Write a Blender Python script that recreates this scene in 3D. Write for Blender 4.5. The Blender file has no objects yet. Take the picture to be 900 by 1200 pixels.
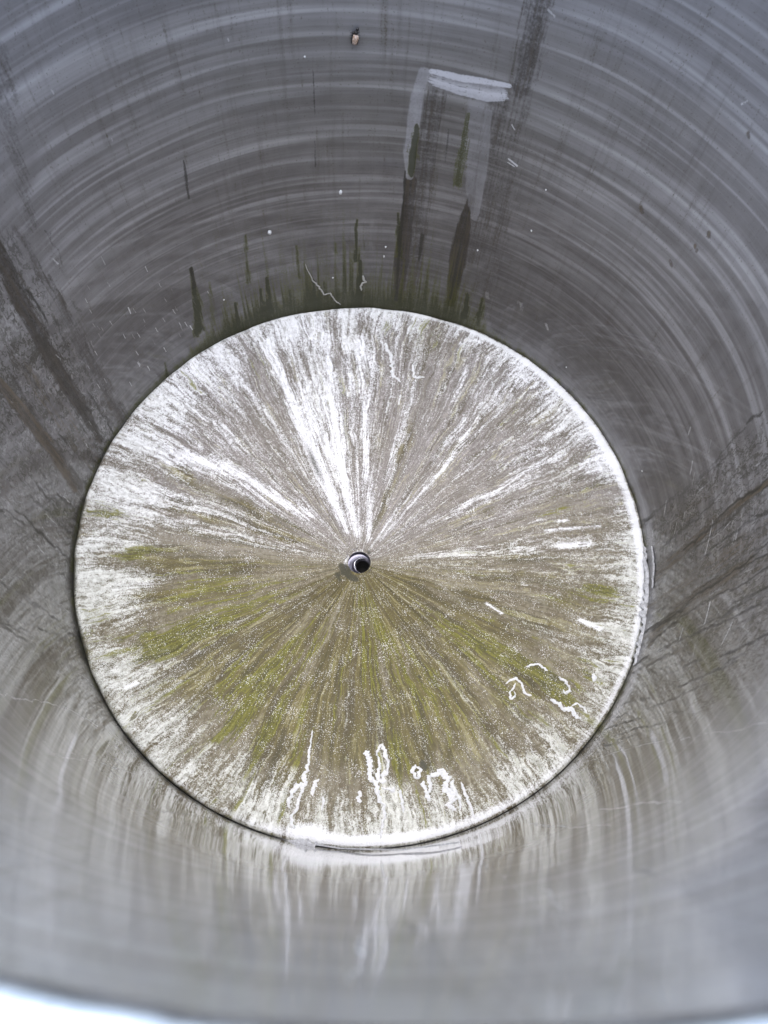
import bpy, math, random
import numpy as np
from mathutils import Matrix, Vector

random.seed(7)
SC = bpy.context.scene
COL = SC.collection
PI = math.pi

# ------------------------------------------------------------------ dimensions (metres)
R = 0.3156          # inner radius of the drum
H = 0.6345          # height of the rim over the floor edge
DROP = 0.066        # how far the dished floor falls from its edge to the drain
CAM = np.array([0.0185, -0.2900, 0.75])
PITCH, ROLL, FPX = 0.4043, 0.1123, 850.0
cp, sp = math.cos(PITCH), math.sin(PITCH)
cr, sr = math.cos(ROLL), math.sin(ROLL)
MC = np.array([[1, 0, 0], [0, cp, -sp], [0, sp, cp]]) @ np.array([[cr, -sr, 0], [sr, cr, 0], [0, 0, 1]])

# ------------------------------------------------------------------ helpers
def ray(px, py):
    return MC @ np.array([(px - 450) / FPX, -(py - 600) / FPX, -1.0])

def wall_at(px, py):
    """where the line of sight meets the drum wall: (arc length, height, metres per pixel)"""
    v = ray(px, py); d = v[:2]; c = CAM[:2]
    a = d @ d; b = 2 * d @ c; cc = c @ c - R * R
    t = (-b + math.sqrt(b * b - 4 * a * cc)) / (2 * a)
    p = c + d * t
    return math.atan2(p[0], p[1]) * R, CAM[2] + v[2] * t, t * np.linalg.norm(v) / FPX

def cone_z(x, y):
    """height of the dished floor at a point (straight generators from the drain to the edge)"""
    dx, dy = x - AP[0], y - AP[1]
    r = math.hypot(dx, dy)
    if r < 1e-6: return -DROP
    ux, uy = dx / r, dy / r
    b = AP[0] * ux + AP[1] * uy
    L = -b + math.sqrt(b * b - (AP @ AP - R * R))
    return -DROP * (1 - r / L)

def plane_at(px, py, z):
    v = ray(px, py); t = (z - CAM[2]) / v[2]
    return CAM[:2] + v[:2] * t, t * np.linalg.norm(v) / FPX

AP, _ = plane_at(421, 660, -DROP)                 # drain centre

def floor_at(px, py):
    z = -DROP / 2
    for _ in range(12):
        p, s = plane_at(px, py, z)
        z = min(0.0, cone_z(p[0], p[1]))
    return p[0], p[1], z, s

def lattice1(n, seed, periodic=True):
    return np.random.RandomState(seed).rand(n)

def vnoise1(x, seed, n=4096):
    t = np.random.RandomState(seed).rand(n)
    i = np.floor(x).astype(int); f = x - i; f = f * f * (3 - 2 * f)
    return t[i % n] * (1 - f) + t[(i + 1) % n] * f

def vnoise2(x, y, seed, n=512):
    t = np.random.RandomState(seed).rand(n, n)
    i = np.floor(x).astype(int); j = np.floor(y).astype(int)
    fx = x - i; fy = y - j
    fx = fx * fx * (3 - 2 * fx); fy = fy * fy * (3 - 2 * fy)
    a = t[i % n, j % n]; b = t[(i + 1) % n, j % n]
    c = t[i % n, (j + 1) % n]; d = t[(i + 1) % n, (j + 1) % n]
    return (a * (1 - fx) + b * fx) * (1 - fy) + (c * (1 - fx) + d * fx) * fy

def sstep(a, b, x):
    t = np.clip((x - a) / (b - a), 0, 1)
    return t * t * (3 - 2 * t)

def mesh_np(name, verts, quads, mat, parent=None, smooth=True, tris=None):
    me = bpy.data.meshes.new(name)
    nv = len(verts); nq = len(quads); nt = 0 if tris is None else len(tris)
    me.vertices.add(nv)
    me.vertices.foreach_set('co', np.asarray(verts, np.float32).ravel())
    loops = np.asarray(quads, np.int32).ravel()
    starts = np.arange(0, nq * 4, 4, dtype=np.int32)
    if nt:
        loops = np.concatenate([loops, np.asarray(tris, np.int32).ravel()])
        starts = np.concatenate([starts, nq * 4 + np.arange(0, nt * 3, 3, dtype=np.int32)])
    me.loops.add(len(loops)); me.loops.foreach_set('vertex_index', loops)
    me.polygons.add(nq + nt); me.polygons.foreach_set('loop_start', starts)
    me.update(calc_edges=True)
    me.polygons.foreach_set('use_smooth', np.full(nq + nt, smooth, dtype=bool))
    me.materials.append(mat)
    o = bpy.data.objects.new(name, me); COL.objects.link(o)
    if parent: o.parent = parent
    return o

def grid_quads(nu, nv, wrap_u=True):
    """vertex index = u*nv + v"""
    u = np.arange(nu if wrap_u else nu - 1)[:, None]; v = np.arange(nv - 1)[None, :]
    u2 = (u + 1) % nu
    q = np.stack([u * nv + v, u2 * nv + v, u2 * nv + v + 1, u * nv + v + 1], -1)
    return q.reshape(-1, 4)

def set_col(o, name, r, g, b, a):
    at = o.data.attributes.new(name, 'FLOAT_COLOR', 'POINT')
    at.data.foreach_set('color', np.stack([r, g, b, a], -1).astype(np.float32).ravel())

def lathe(name, prof, mat, parent=None, n=256, cx=0.0, cy=0.0, flip=False):
    prof = np.array(prof, float); m = len(prof)
    th = np.arange(n) * 2 * PI / n
    v = np.zeros((n, m, 3))
    v[:, :, 0] = cx + prof[None, :, 0] * np.sin(th)[:, None]
    v[:, :, 1] = cy + prof[None, :, 0] * np.cos(th)[:, None]
    v[:, :, 2] = prof[None, :, 1]
    q = grid_quads(n, m)
    if flip: q = q[:, ::-1]
    return mesh_np(name, v.reshape(-1, 3), q, mat, parent)

def empty(name, loc, label, cat, group=None):
    o = bpy.data.objects.new(name, None); COL.objects.link(o)
    o.location = loc; o.empty_display_size = 0.05
    o['label'] = label; o['category'] = cat
    if group: o['group'] = group
    return o

# ------------------------------------------------------------------ node shorthand
class NT:
    def __init__(s, name):
        s.m = bpy.data.materials.new(name); s.m.use_nodes = True
        s.t = s.m.node_tree; s.t.nodes.clear()
        s.out = s.t.nodes.new('ShaderNodeOutputMaterial')
        s.b = s.t.nodes.new('ShaderNodeBsdfPrincipled')
        s.t.links.new(s.b.outputs[0], s.out.inputs[0])
    def put(s, sock, v):
        if hasattr(v, 'links') or isinstance(v, bpy.types.NodeSocket): s.t.links.new(v, sock)
        elif isinstance(v, (tuple, list)) and len(v) == 3 and sock.type == 'RGBA': sock.default_value = (*v, 1)
        else: sock.default_value = v
    def set(s, **k):
        for n, v in k.items(): s.put(s.b.inputs[n.replace('_', ' ')], v)
    def m_(s, op, a, b=0.0, c=0.0, clamp=False):
        n = s.t.nodes.new('ShaderNodeMath'); n.operation = op; n.use_clamp = clamp
        for i, v in enumerate((a, b, c)): s.put(n.inputs[i], v)
        return n.outputs[0]
    def add(s, a, b): return s.m_('ADD', a, b)
    def sub(s, a, b): return s.m_('SUBTRACT', a, b)
    def mul(s, a, b): return s.m_('MULTIPLY', a, b)
    def mad(s, a, b, c): return s.m_('MULTIPLY_ADD', a, b, c)
    def ss(s, x, lo, hi, a=0.0, b=1.0):
        n = s.t.nodes.new('ShaderNodeMapRange'); n.interpolation_type = 'SMOOTHSTEP'
        for i, v in enumerate((x, lo, hi, a, b)): s.put(n.inputs[i], v)
        return n.outputs[0]
    def mix(s, f, a, b):
        n = s.t.nodes.new('ShaderNodeMix'); n.data_type = 'RGBA'; n.clamp_factor = True
        s.put(n.inputs[0], f); s.put(n.inputs[6], a); s.put(n.inputs[7], b)
        return n.outputs[2]
    def fmix(s, f, a, b):
        n = s.t.nodes.new('ShaderNodeMix'); n.data_type = 'FLOAT'
        s.put(n.inputs[0], f); s.put(n.inputs[2], a); s.put(n.inputs[3], b)
        return n.outputs[0]
    def vmul(s, v, k, off=(0, 0, 0)):
        n = s.t.nodes.new('ShaderNodeVectorMath'); n.operation = 'MULTIPLY_ADD'
        s.put(n.inputs[0], v); n.inputs[1].default_value = k; n.inputs[2].default_value = off
        return n.outputs[0]
    def vadd(s, a, b):
        n = s.t.nodes.new('ShaderNodeVectorMath'); n.operation = 'ADD'
        s.put(n.inputs[0], a); s.put(n.inputs[1], b)
        return n.outputs[0]
    def noise(s, v, scale=1.0, detail=2.0, rough=0.5, dist=0.0, color=False):
        n = s.t.nodes.new('ShaderNodeTexNoise')
        s.put(n.inputs['Vector'], v); n.inputs['Scale'].default_value = scale
        n.inputs['Detail'].default_value = detail; n.inputs['Roughness'].default_value = rough
        n.inputs['Distortion'].default_value = dist
        return n.outputs[1 if color else 0]
    def attr(s, name):
        n = s.t.nodes.new('ShaderNodeAttribute'); n.attribute_name = name
        sep = s.t.nodes.new('ShaderNodeSeparateColor'); s.t.links.new(n.outputs['Color'], sep.inputs[0])
        return n.outputs['Vector'], sep.outputs[0], sep.outputs[1], sep.outputs[2], n.outputs['Alpha']
    def obj(s):
        n = s.t.nodes.new('ShaderNodeTexCoord'); return n.outputs['Object']
    def bump(s, h, strength=0.3, dist=0.001):
        n = s.t.nodes.new('ShaderNodeBump'); s.put(n.inputs['Height'], h)
        n.inputs['Strength'].default_value = strength; n.inputs['Distance'].default_value = dist
        s.t.links.new(n.outputs[0], s.b.inputs['Normal'])

# ------------------------------------------------------------------ materials
def make_floor_mat():
    n = NT('limescale_floor')
    P, *_ = n.attr('polar')                       # (cos, sin, 0..1 from drain to edge)
    _, white, green, brown, dark = n.attr('stain')
    _, edge, grey, pure, _ = n.attr('stain_more')
    o = n.obj()
    warp = n.noise(o, 48, 3, 0.6, color=True)
    warp2 = n.noise(o, 11, 2, 0.5, color=True)
    Pw = n.vadd(n.vadd(P, n.vmul(warp, (0.034, 0.034, 0.05), (-0.017, -0.017, 0))), n.vmul(warp2, (0.10, 0.10, 0.1), (-0.05, -0.05, 0)))
    s1 = n.noise(n.vmul(Pw, (11, 11, 1.3)), 1, 2, 0.55)
    s2 = n.noise(n.vmul(Pw, (34, 34, 2.3), (5, 1, 0)), 1, 3, 0.6)
    s3 = n.noise(n.vmul(Pw, (90, 90, 5.0), (2, 9, 3)), 1, 2, 0.6)
    s4 = n.noise(n.vmul(Pw, (24, 24, 3.2), (7, 3, 4)), 1, 4, 0.65)
    s5 = n.noise(n.vmul(Pw, (62, 62, 15), (3, 8, 6)), 1, 2, 0.6)
    g1 = n.noise(o, 900, 1, 0.7)
    g2 = n.noise(o, 230, 3, 0.7)
    g3 = n.noise(n.vmul(o, (1, 1, 1), (3, 3, 3)), 1150, 0, 0.5)
    g4 = n.noise(o, 60, 3, 0.6)
    strk = n.add(n.mul(n.sub(s1, .5), 1.0), n.add(n.mul(n.sub(s2, .5), 1.5), n.mul(n.sub(s3, .5), 1.1)))
    grain = n.add(n.mul(n.sub(g1, .5), 1.35), n.mul(n.sub(g2, .5), .55))
    # ground coat of thin scale over steel: tan to grey
    base = n.mix(n.ss(n.add(s2, n.mul(n.sub(g2, .5), .8)), .3, .7), (.105, .084, .044), (.235, .210, .145))
    base = n.mix(n.mul(grey, .85), base, n.mix(n.ss(n.add(s3, n.mul(grain, .5)), .3, .75), (.145, .128, .116), (.34, .315, .305)))
    # olive brown film
    bm = n.ss(n.add(brown, n.add(n.mul(strk, .70), n.mul(grain, .30))), .28, .72)
    base = n.mix(n.mul(bm, .93), base, n.mix(n.ss(s4, .35, .65), (.046, .036, .006), (.128, .104, .026)))
    # fine radial run marks, dark and pale
    base = n.mix(n.mul(n.ss(n.add(s2, n.mul(n.sub(s1, .5), .5)), .52, .64), .72), base, (.062, .047, .020))
    base = n.mix(n.mul(n.ss(n.add(s4, n.add(n.mul(n.sub(s3, .5), .7), n.mul(grain, .16))), .56, .72), .62), base, (.31, .285, .150))
    # pale crust
    wm = n.ss(n.add(white, n.add(n.mul(strk, .95), n.mul(grain, 1.10))), .34, .86)
    wlo = n.mix(n.ss(n.add(g2, n.mul(n.sub(s3, .5), .8)), .3, .7), (.40, .395, .34), (.66, .66, .61))
    whi = n.mix(n.ss(n.add(g2, n.mul(n.sub(s3, .5), .8)), .3, .7), (.64, .63, .63), (.83, .83, .84))
    wcol = n.mix(n.m_('MAXIMUM', grey, pure), wlo, whi)
    base = n.mix(n.mul(wm, .96), base, wcol)
    # short dark dashes in the crust
    base = n.mix(n.mul(n.mul(n.ss(n.add(s5, n.mul(grain, .10)), .615, .69), wm), n.fmix(grey, .85, .5)), base, (.105, .092, .045))
    # algae
    gm = n.ss(n.add(green, n.add(n.mul(n.sub(s2, .5), 2.0), n.add(n.mul(n.sub(s3, .5), 1.4), n.mul(grain, .30)))), .34, .70)
    gcol = n.mix(n.ss(n.add(s3, n.mul(grain, .3)), .3, .7), (.048, .044, .003), (.165, .158, .012))
    base = n.mix(n.mul(gm, .88), base, gcol)
    # lone crystals and pits
    cr_ = n.ss(n.add(g3, n.mul(n.sub(g4, .5), .5)), .725, .755)
    base = n.mix(n.mul(cr_, .75), base, (.80, .80, .78))
    pit = n.ss(n.add(g1, n.mul(n.sub(s3, .5), .35)), .355, .30)
    base = n.mix(n.mul(pit, .6), base, (.075, .062, .045))
    # white ring on the rounded edge
    em = n.ss(n.add(edge, n.add(n.mul(grain, .40), n.mul(n.sub(s3, .5), .5))), .28, .85)
    base = n.mix(n.mul(em, .9), base, (.80, .80, .80))
    # dark growth
    dm = n.ss(n.add(dark, n.add(n.mul(grain, .7), n.mul(n.sub(s3, .5), .6))), .40, .70)
    base = n.mix(n.mul(dm, .9), base, (.040, .038, .022))
    n.set(Base_Color=base, Roughness=n.fmix(wm, .55, .8))
    n.b.inputs['Specular IOR Level'].default_value = .35
    n.bump(n.add(n.mul(wm, .5), n.add(n.mul(g1, .6), n.mul(g2, .5))), .55, .0011)
    return n.m

def make_wall_mat():
    n = NT('dull_stainless_steel')
    _, green, darkr, smear, etch = n.attr('stain')
    _, ring, brown, line, pale = n.attr('marks')
    U, *_ = n.attr('cyl'); Uv = U                          # (cos, sin, height in radii)
    o = n.obj()
    wob = n.noise(n.vmul(U, (2.0, 2.0, 1.5)), 1, 2, .5)
    Uw = n.vadd(U, n.vmul(n.noise(n.vmul(U, (1.3, 1.3, 2), (4, 4, 4)), 1, 1, .5, color=True), (0, 0, .035)))
    r1 = n.noise(n.vmul(Uw, (.8, .8, 21)), 1, 2, .5)
    r2 = n.noise(n.vmul(Uw, (1.3, 1.3, 50), (3, 2, 1)), 1, 1, .5)
    r3 = n.noise(n.vmul(Uw, (2.4, 2.4, 140), (8, 2, 1)), 1, 2, .5)
    micro = n.noise(n.vmul(U, (12, 12, 520), (1, 2, 1)), 1, 2, .6)
    g1 = n.noise(o, 420, 3, .7)
    g2 = n.noise(o, 45, 4, .6)
    v1 = n.noise(n.vmul(U, (42, 42, 3.2), (2, 7, 1)), 1, 3, .6)     # run marks down the wall
    v2 = n.noise(n.vmul(U, (130, 130, 7), (9, 7, 1)), 1, 2, .6)
    ringv = n.add(n.mul(n.ss(r2, .47, .74), .70), n.add(n.mul(n.ss(r1, .44, .70), .46), n.mul(n.sub(r3, .5), .50)))
    ringv = n.mul(ringv, ring)
    c = n.mix(n.ss(g2, .3, .7), (.084, .078, .077), (.122, .115, .116))
    c = n.mix(n.mul(n.sub(micro, .3), .22), c, (.50, .50, .52))
    # paler towards the top: skylight on the sheet painted into its colour
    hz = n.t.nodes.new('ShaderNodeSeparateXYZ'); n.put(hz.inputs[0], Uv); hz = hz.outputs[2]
    skylit = n.ss(n.add(hz, n.mul(n.sub(n.noise(n.vmul(U, (2.2, 2.2, 3), (6, 1, 1)), 1, 3, .55), .5), .7)), .25, 1.75)
    c = n.mix(n.mul(skylit, .60), c, (.345, .342, .350))
    c = n.mix(n.m_('MULTIPLY', ringv, n.fmix(skylit, .40, .92), clamp=True), c, (.50, .505, .53))
    c = n.mix(n.mul(n.ss(v1, .50, .72), .22), c, (.10, .09, .082))
    # water etched, worm like lines on the side walls
    W = n.vadd(U, n.vmul(n.noise(n.vmul(U, (22, 22, 14)), 1, 3, .6, color=True), (.10, .10, .10), (-.05, -.05, -.05)))
    e1 = n.noise(n.vmul(W, (34, 34, 8.5), (1, 3, 2)), 1, 3, .55)
    e1 = n.m_('ABSOLUTE', n.sub(e1, .5))
    e2 = n.ss(n.noise(n.vmul(W, (64, 64, 15), (4, 3, 2)), 1, 2, .6), .56, .66)
    em = n.mul(n.ss(e1, .050, .014), n.ss(n.add(etch, n.mul(n.sub(g2, .5), .8)), .25, .75))
    c = n.mix(n.mul(em, .85), c, (.050, .048, .038))
    c = n.mix(n.mul(n.mul(e2, etch), .34), c, (.42, .415, .42))
    jit = n.add(n.mul(n.sub(v2, .5), .8), n.add(n.mul(n.sub(v1, .5), .5), n.mul(n.sub(g1, .5), .8)))
    # stains that lie on the steel, with painted reflections among the pale and dark lines
    pm = n.ss(n.add(pale, n.mul(jit, .35)), .22, .62)
    sm = n.ss(n.add(smear, n.add(n.mul(n.sub(g2, .5), .30), n.mul(n.sub(v2, .5), .14))), .20, .95)
    smcol = n.mix(n.ss(n.add(smear, n.mul(n.sub(g1, .5), .5)), .35, 1.0), (.34, .34, .36), (.62, .62, .65))
    dm = n.ss(n.add(darkr, n.mul(jit, 1.15)), .12, .95)
    bm = n.ss(n.add(brown, n.mul(jit, 1.25)), .15, .95)
    lm = n.ss(n.add(line, n.add(n.mul(jit, .7), n.mul(n.sub(n.noise(o, 800, 1, .6), .5), .7))), .14, .70)
    gm = n.ss(n.add(green, n.add(n.mul(jit, .9), n.mul(n.sub(n.noise(o, 800, 1, .6), .5), 1.1))), .18, .80)
    c = n.mix(n.mul(dm, .92), c, n.mix(n.ss(v2, .35, .68), (.019, .014, .009), (.058, .045, .032)))
    c = n.mix(n.mul(bm, .80), c, n.mix(n.ss(v2, .35, .68), (.040, .027, .014), (.115, .085, .048)))
    c = n.mix(n.mul(sm, .80), c, smcol)
    c = n.mix(n.mul(pm, .8), c, (.62, .62, .62))
    c = n.mix(n.mul(gm, .86), c, n.mix(n.ss(n.add(green, n.mul(jit, .4)), .45, .95), (.080, .082, .018), (.028, .030, .007)))
    c = n.mix(n.mul(lm, .85), c, (.030, .027, .020))
    spk = n.ss(n.noise(o, 620, 0, .5), .745, .79)
    c = n.mix(n.mul(spk, .45), c, (.10, .09, .07))
    cover = n.m_('MAXIMUM', n.mul(sm, .75), n.m_('MAXIMUM', n.mul(gm, .95), n.m_('MAXIMUM', n.mul(lm, .9), n.m_('MAXIMUM', n.mul(pm, .9), n.mul(n.m_('MAXIMUM', dm, bm), .7)))))
    met = n.m_('SUBTRACT', .60, n.m_('MAXIMUM', n.mul(cover, .60), n.mul(skylit, .25)), clamp=True)
    ro = n.mad(n.sub(r2, .5), -.18, .44)
    ro = n.fmix(cover, ro, .62)
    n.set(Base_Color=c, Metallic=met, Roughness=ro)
    n.put(n.b.inputs['Coat Weight'], n.mul(n.fmix(cover, 1.0, .12), n.fmix(skylit, 1.0, .72))); n.b.inputs['Specular IOR Level'].default_value = .3
    n.put(n.b.inputs['Coat Roughness'], n.fmix(cover, n.mad(skylit, .05, n.mad(n.sub(g2, .5), .05, .035)), .45))
    n.b.inputs['Coat IOR'].default_value = 1.42
    n.bump(n.add(n.mul(micro, .35), n.add(n.mul(g1, .25), n.mul(r3, .25))), .12, .0006)
    return n.m

def make_steel(name, col=(.55, .55, .56), rough=.32):
    n = NT(name); o = n.obj()
    g = n.noise(o, 90, 4, .6); f = n.noise(o, 700, 2, .6)
    c = n.mix(n.ss(n.add(g, n.mul(n.sub(f, .5), .5)), .35, .7), tuple(k * .7 for k in col), col)
    n.set(Base_Color=c, Metallic=.95, Roughness=n.mad(n.sub(g, .5), .3, rough))
    n.bump(f, .12, .0005)
    return n.m

def make_plain(name, a, b, scale=200, rough=.7, bump=.3, spec=.4):
    n = NT(name); o = n.obj()
    g = n.noise(o, scale, 4, .65); f = n.noise(o, scale * 4, 2, .6)
    n.set(Base_Color=n.mix(n.ss(n.add(g, n.mul(n.sub(f, .5), .6)), .32, .68), a, b), Roughness=rough)
    n.b.inputs['Specular IOR Level'].default_value = spec
    n.bump(n.add(g, f), bump, .0008)
    return n.m

M_FLOOR = make_floor_mat()
M_WALL = make_wall_mat()
M_RIM = make_steel('bright_rim_steel', (.55, .55, .56), .34)
M_OUT = make_steel('outer_steel', (.50, .50, .50), .40)
M_DRAIN = make_steel('drain_steel', (.26, .25, .29), .30)
M_LIP = make_steel('lit_lip_steel', (.85, .85, .88), .22)
M_BLACK = make_plain('dark_hole_black', (.006, .006, .006), (.014, .013, .012), 300)
M_CRUST = make_plain('white_mineral_crust', (.62, .62, .61), (.82, .82, .82), 420, .75, .8)
M_TRAIL = make_plain('grey_mineral_trail', (.33, .32, .29), (.50, .49, .46), 500, .75, .4)
M_SEAL = make_plain('grey_sealant', (.30, .30, .30), (.50, .50, .51), 260, .38, .5)
M_GROUND = make_plain('beige_concrete', (.13, .12, .11), (.20, .19, .17), 30, .9, .6)

# ------------------------------------------------------------------ the drum
drum = empty('steel_drum', (0, 0, 0),
             'weathered open steel drum with a scale crusted, algae streaked round floor and small drain', 'drum')

# ---- inner wall sheet, about 0.9 mm between vertices
NU, NZ = 2300, 760
ZB, ZT = -0.013, H
phi = (np.arange(NU) / NU) * 2 * PI - PI
zz = np.linspace(ZB, ZT, NZ)
PH, ZZ = np.meshgrid(phi, zz, indexing='ij')
UU = PH * R
dU = 2 * PI * R / NU; dZ = (ZT - ZB) / (NZ - 1)
# a rolled sheet is never a perfect cylinder: a millimetre of waviness
dent = 0.0011 * (vnoise2(np.sin(PH) * 3 + 20, np.cos(PH) * 3 + ZZ * 6 + 20, 5) - .5) + 0.0006 * (vnoise2(PH * 5 + 40, ZZ * 14 + 3, 6) - .5) * sstep(PI, PI - .4, np.abs(PH))
dent *= sstep(0.0, 0.05, ZZ) * sstep(H, H - .03, ZZ)
RR = R + dent
bend = lambda a: -.009 * np.exp(-((np.degrees(a) + 162) / 13) ** 2) + .0075 * np.exp(-((np.degrees(a) - 162) / 11) ** 2)      # the lip is knocked down a little beside the viewer
ZW = ZZ + bend(PH) * np.clip(ZZ / H, 0, 1) ** 10
V = np.stack([RR * np.sin(PH), RR * np.cos(PH), ZW], -1).reshape(-1, 3)
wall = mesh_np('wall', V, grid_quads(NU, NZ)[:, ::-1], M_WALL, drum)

layers = {k: np.zeros((NU, NZ)) for k in ('green', 'dark', 'smear', 'etch', 'ring', 'brown', 'line', 'pale')}
JV = vnoise2(UU * 700 + 900, ZZ * 70, 11) - .5      # vertical ragged noise
JI = vnoise2(UU * 260 + 900, ZZ * 260, 12) - .5

def paint(layer, pts, w, val=1.0, soft=.45, jit=.35, taper=None, wob=0.0):
    """a stain or painted reflection on the wall along a line; pts are picture points, w the width(s) in picture pixels"""
    L = layers[layer]
    P = [p if len(p) == 3 else wall_at(*p) for p in pts]
    if not isinstance(w, (list, tuple)): w = [w] * len(P)
    u = np.array([p[0] for p in P]); z = np.array([p[1] for p in P])
    hw = np.array([.5 * a * p[2] * (1.35 if layer == 'line' else 1) for a, p in zip(w, P)])
    m = hw.max() * 2 + .004
    i0 = max(0, int((u.min() - m + PI * R) / dU)); i1 = min(NU, int((u.max() + m + PI * R) / dU) + 2)
    j0 = max(0, int((z.min() - m - ZB) / dZ)); j1 = min(NZ, int((z.max() + m - ZB) / dZ) + 2)
    if i1 <= i0 or j1 <= j0: return
    uu = UU[i0:i1, j0:j1]; zc = ZZ[i0:i1, j0:j1]
    if wob: uu = uu + wob * (vnoise1(zc * 120 + 500 + 37 * u[0], 31) - .5)
    best = np.zeros_like(uu)
    for k in range(len(P) - 1):
        ax, ay, bx, by = u[k], z[k], u[k + 1], z[k + 1]
        dx, dy = bx - ax, by - ay; l2 = dx * dx + dy * dy + 1e-12
        t = np.clip(((uu - ax) * dx + (zc - ay) * dy) / l2, 0, 1)
        d = np.hypot(uu - ax - t * dx, zc - ay - t * dy)
        h = hw[k] * (1 - t) + hw[k + 1] * t
        q = d / np.maximum(h, 1e-5) + jit * JV[i0:i1, j0:j1] * 2 + jit * .6 * JI[i0:i1, j0:j1]
        best = np.maximum(best, 1 - sstep(1 - soft, 1 + soft, q))
    L[i0:i1, j0:j1] = np.maximum(L[i0:i1, j0:j1], best * val)

DEG = np.degrees(PH)
# polishing rings: they stop at two seams of the sheet
endL = -66 + 14 * (vnoise1(ZZ * 40 + 10, 21) - .5) + 10 * sstep(.45, 0, ZZ) * -1
ringm = sstep(endL - 2, endL + 4, DEG) * (1 - .35 * sstep(10, 16, DEG) * sstep(24, 19, DEG))
ringm *= sstep(118, 88, DEG) * (.35 + .65 * sstep(.06, .2, ZZ))
layers['ring'] = np.maximum(ringm, .35)
# etched side walls
et = sstep(-62, -84, DEG) * sstep(-150, -118, DEG) * sstep(.50, .22, ZZ) + sstep(76, 92, DEG) * sstep(142, 120, DEG) * sstep(.42, .2, ZZ)
layers['etch'] = np.clip(et * 1.35, 0, 1)

# algae along the foot of the far wall, standing in ragged spikes
env = sstep(-54, -26, DEG) * sstep(28, 10, DEG)
env2 = sstep(-66, -40, DEG) * sstep(38, 12, DEG)
sp1 = vnoise1(UU * 420 + 900, 41) ** 2.2; sp2 = vnoise1(UU * 150 + 900, 42) ** 1.5; sp3 = vnoise1(UU * 900 + 900, 43) ** 3
hgt = env * (.035 + .170 * sp1 * (.3 + sp2) + .110 * sp3) + env2 * (.006 + .02 * sp2)
layers['green'] = np.maximum(layers['green'], .85 * sstep(1.0, .05, ZZ / np.maximum(hgt, 1e-4)) * np.clip(env2 + .0, 0, 1))
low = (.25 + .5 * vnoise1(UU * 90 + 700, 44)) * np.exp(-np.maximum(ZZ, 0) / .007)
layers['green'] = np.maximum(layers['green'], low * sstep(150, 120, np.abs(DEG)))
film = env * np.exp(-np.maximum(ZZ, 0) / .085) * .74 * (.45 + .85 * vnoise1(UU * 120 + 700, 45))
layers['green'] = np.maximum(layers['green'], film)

for pts, w, v in [
    ([(224, 314), (229, 345), (236, 385)], [3, 6, 9], .8), ([(227, 350), (231, 392)], [3, 6], .8),
    ([(418, 258), (417, 305)], [2, 5], .8), ([(423, 306), (421, 335), (419, 362)], [3, 6, 8], .95),
    ([(313, 326), (317, 366)], [3, 6], .9), ([(306, 338), (308, 370)], [3, 5], .85), ([(287, 276), (291, 330)], [2, 5], .6),
    ([(347, 288), (350, 325)], [2, 4], .6), ([(367, 328), (371, 362)], [3, 6], .8), ([(357, 310), (362, 350)], [2, 4], .6),
    ([(466, 250), (468, 300)], [2, 5], .7), ([(394, 285), (394, 320)], [2, 4], .5), ([(276, 355), (280, 385)], [3, 5], .8),
    ([(340, 340), (341, 368)], [2, 5], .75), ([(488, 148), (484, 182), (482, 205)], [3, 7, 4], .85),
    ([(548, 134), (543, 165), (536, 215)], [3, 7, 9], .62), ([(193, 425), (197, 445)], [2, 4], .7), ([(245, 330), (250, 380)], [2, 5], .5),
    ([(500, 330), (499, 356)], [3, 6], .6), ([(548, 345), (543, 372)], [4, 9], .8), ([(565, 350), (560, 380)], [4, 9], .7), ([(380, 330), (381, 360)], [2, 5], .7)]:
    paint('green', pts, [k * 1.35 for k in w], min(1.1, v * 1.2), .7, .6)
for pts, w, v in [([(215, 188), (217, 205), (221, 232)], [1.5, 2.5, 2], .7), ([(367, 84), (368, 112), (369, 138)], [.8, 1.4, .8], .55), ([(369, 165), (370, 195)], [1, 1.5], .5),
                  ([(224, 314), (228, 336)], [3, 4], .8), ([(526, 152), (522, 190)], [1.5, 2], .5), ([(475, 200), (470, 270), (464, 352)], [1.2, 2.2, 3], .8),
                  ([(545, 262), (537, 300), (528, 350)], [1.2, 2, 2.4], .6), ([(495, 275), (491, 305)], [2.5, 2], .75), ([(467, 300), (466, 252)], [1, 2], .5)]:
    paint('line', pts, w, v, .6, .5)

# the two dark runs under the smear
paint('dark', [(512, 112), (503, 150), (495, 210), (486, 280), (477, 355)], [22, 21, 24, 25, 21], .50, .18, .10)
paint('dark', [(482, 212), (478, 250), (471, 305), (465, 356)], [14, 14, 17, 13], .86, .2, .15)
paint('dark', [(551, 228), (544, 265), (537, 300), (528, 356)], [3, 15, 20, 9], .92, .2, .12)
paint('dark', [(583, 118), (575, 165), (566, 225), (556, 300)], [24, 26, 28, 26], .46, .35, .35)
paint('dark', [(632, 0), (619, 70), (611, 105)], [28, 26, 22], .62, .5, .3)
paint('dark', [(611, 105), (590, 215), (578, 300), (565, 372)], [26, 32, 34, 30], .36, .7, .4)
paint('line', [(634, 20), (622, 80)], [3, 2], .35, .6, .6)
rs0 = np.random.RandomState(12)
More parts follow.
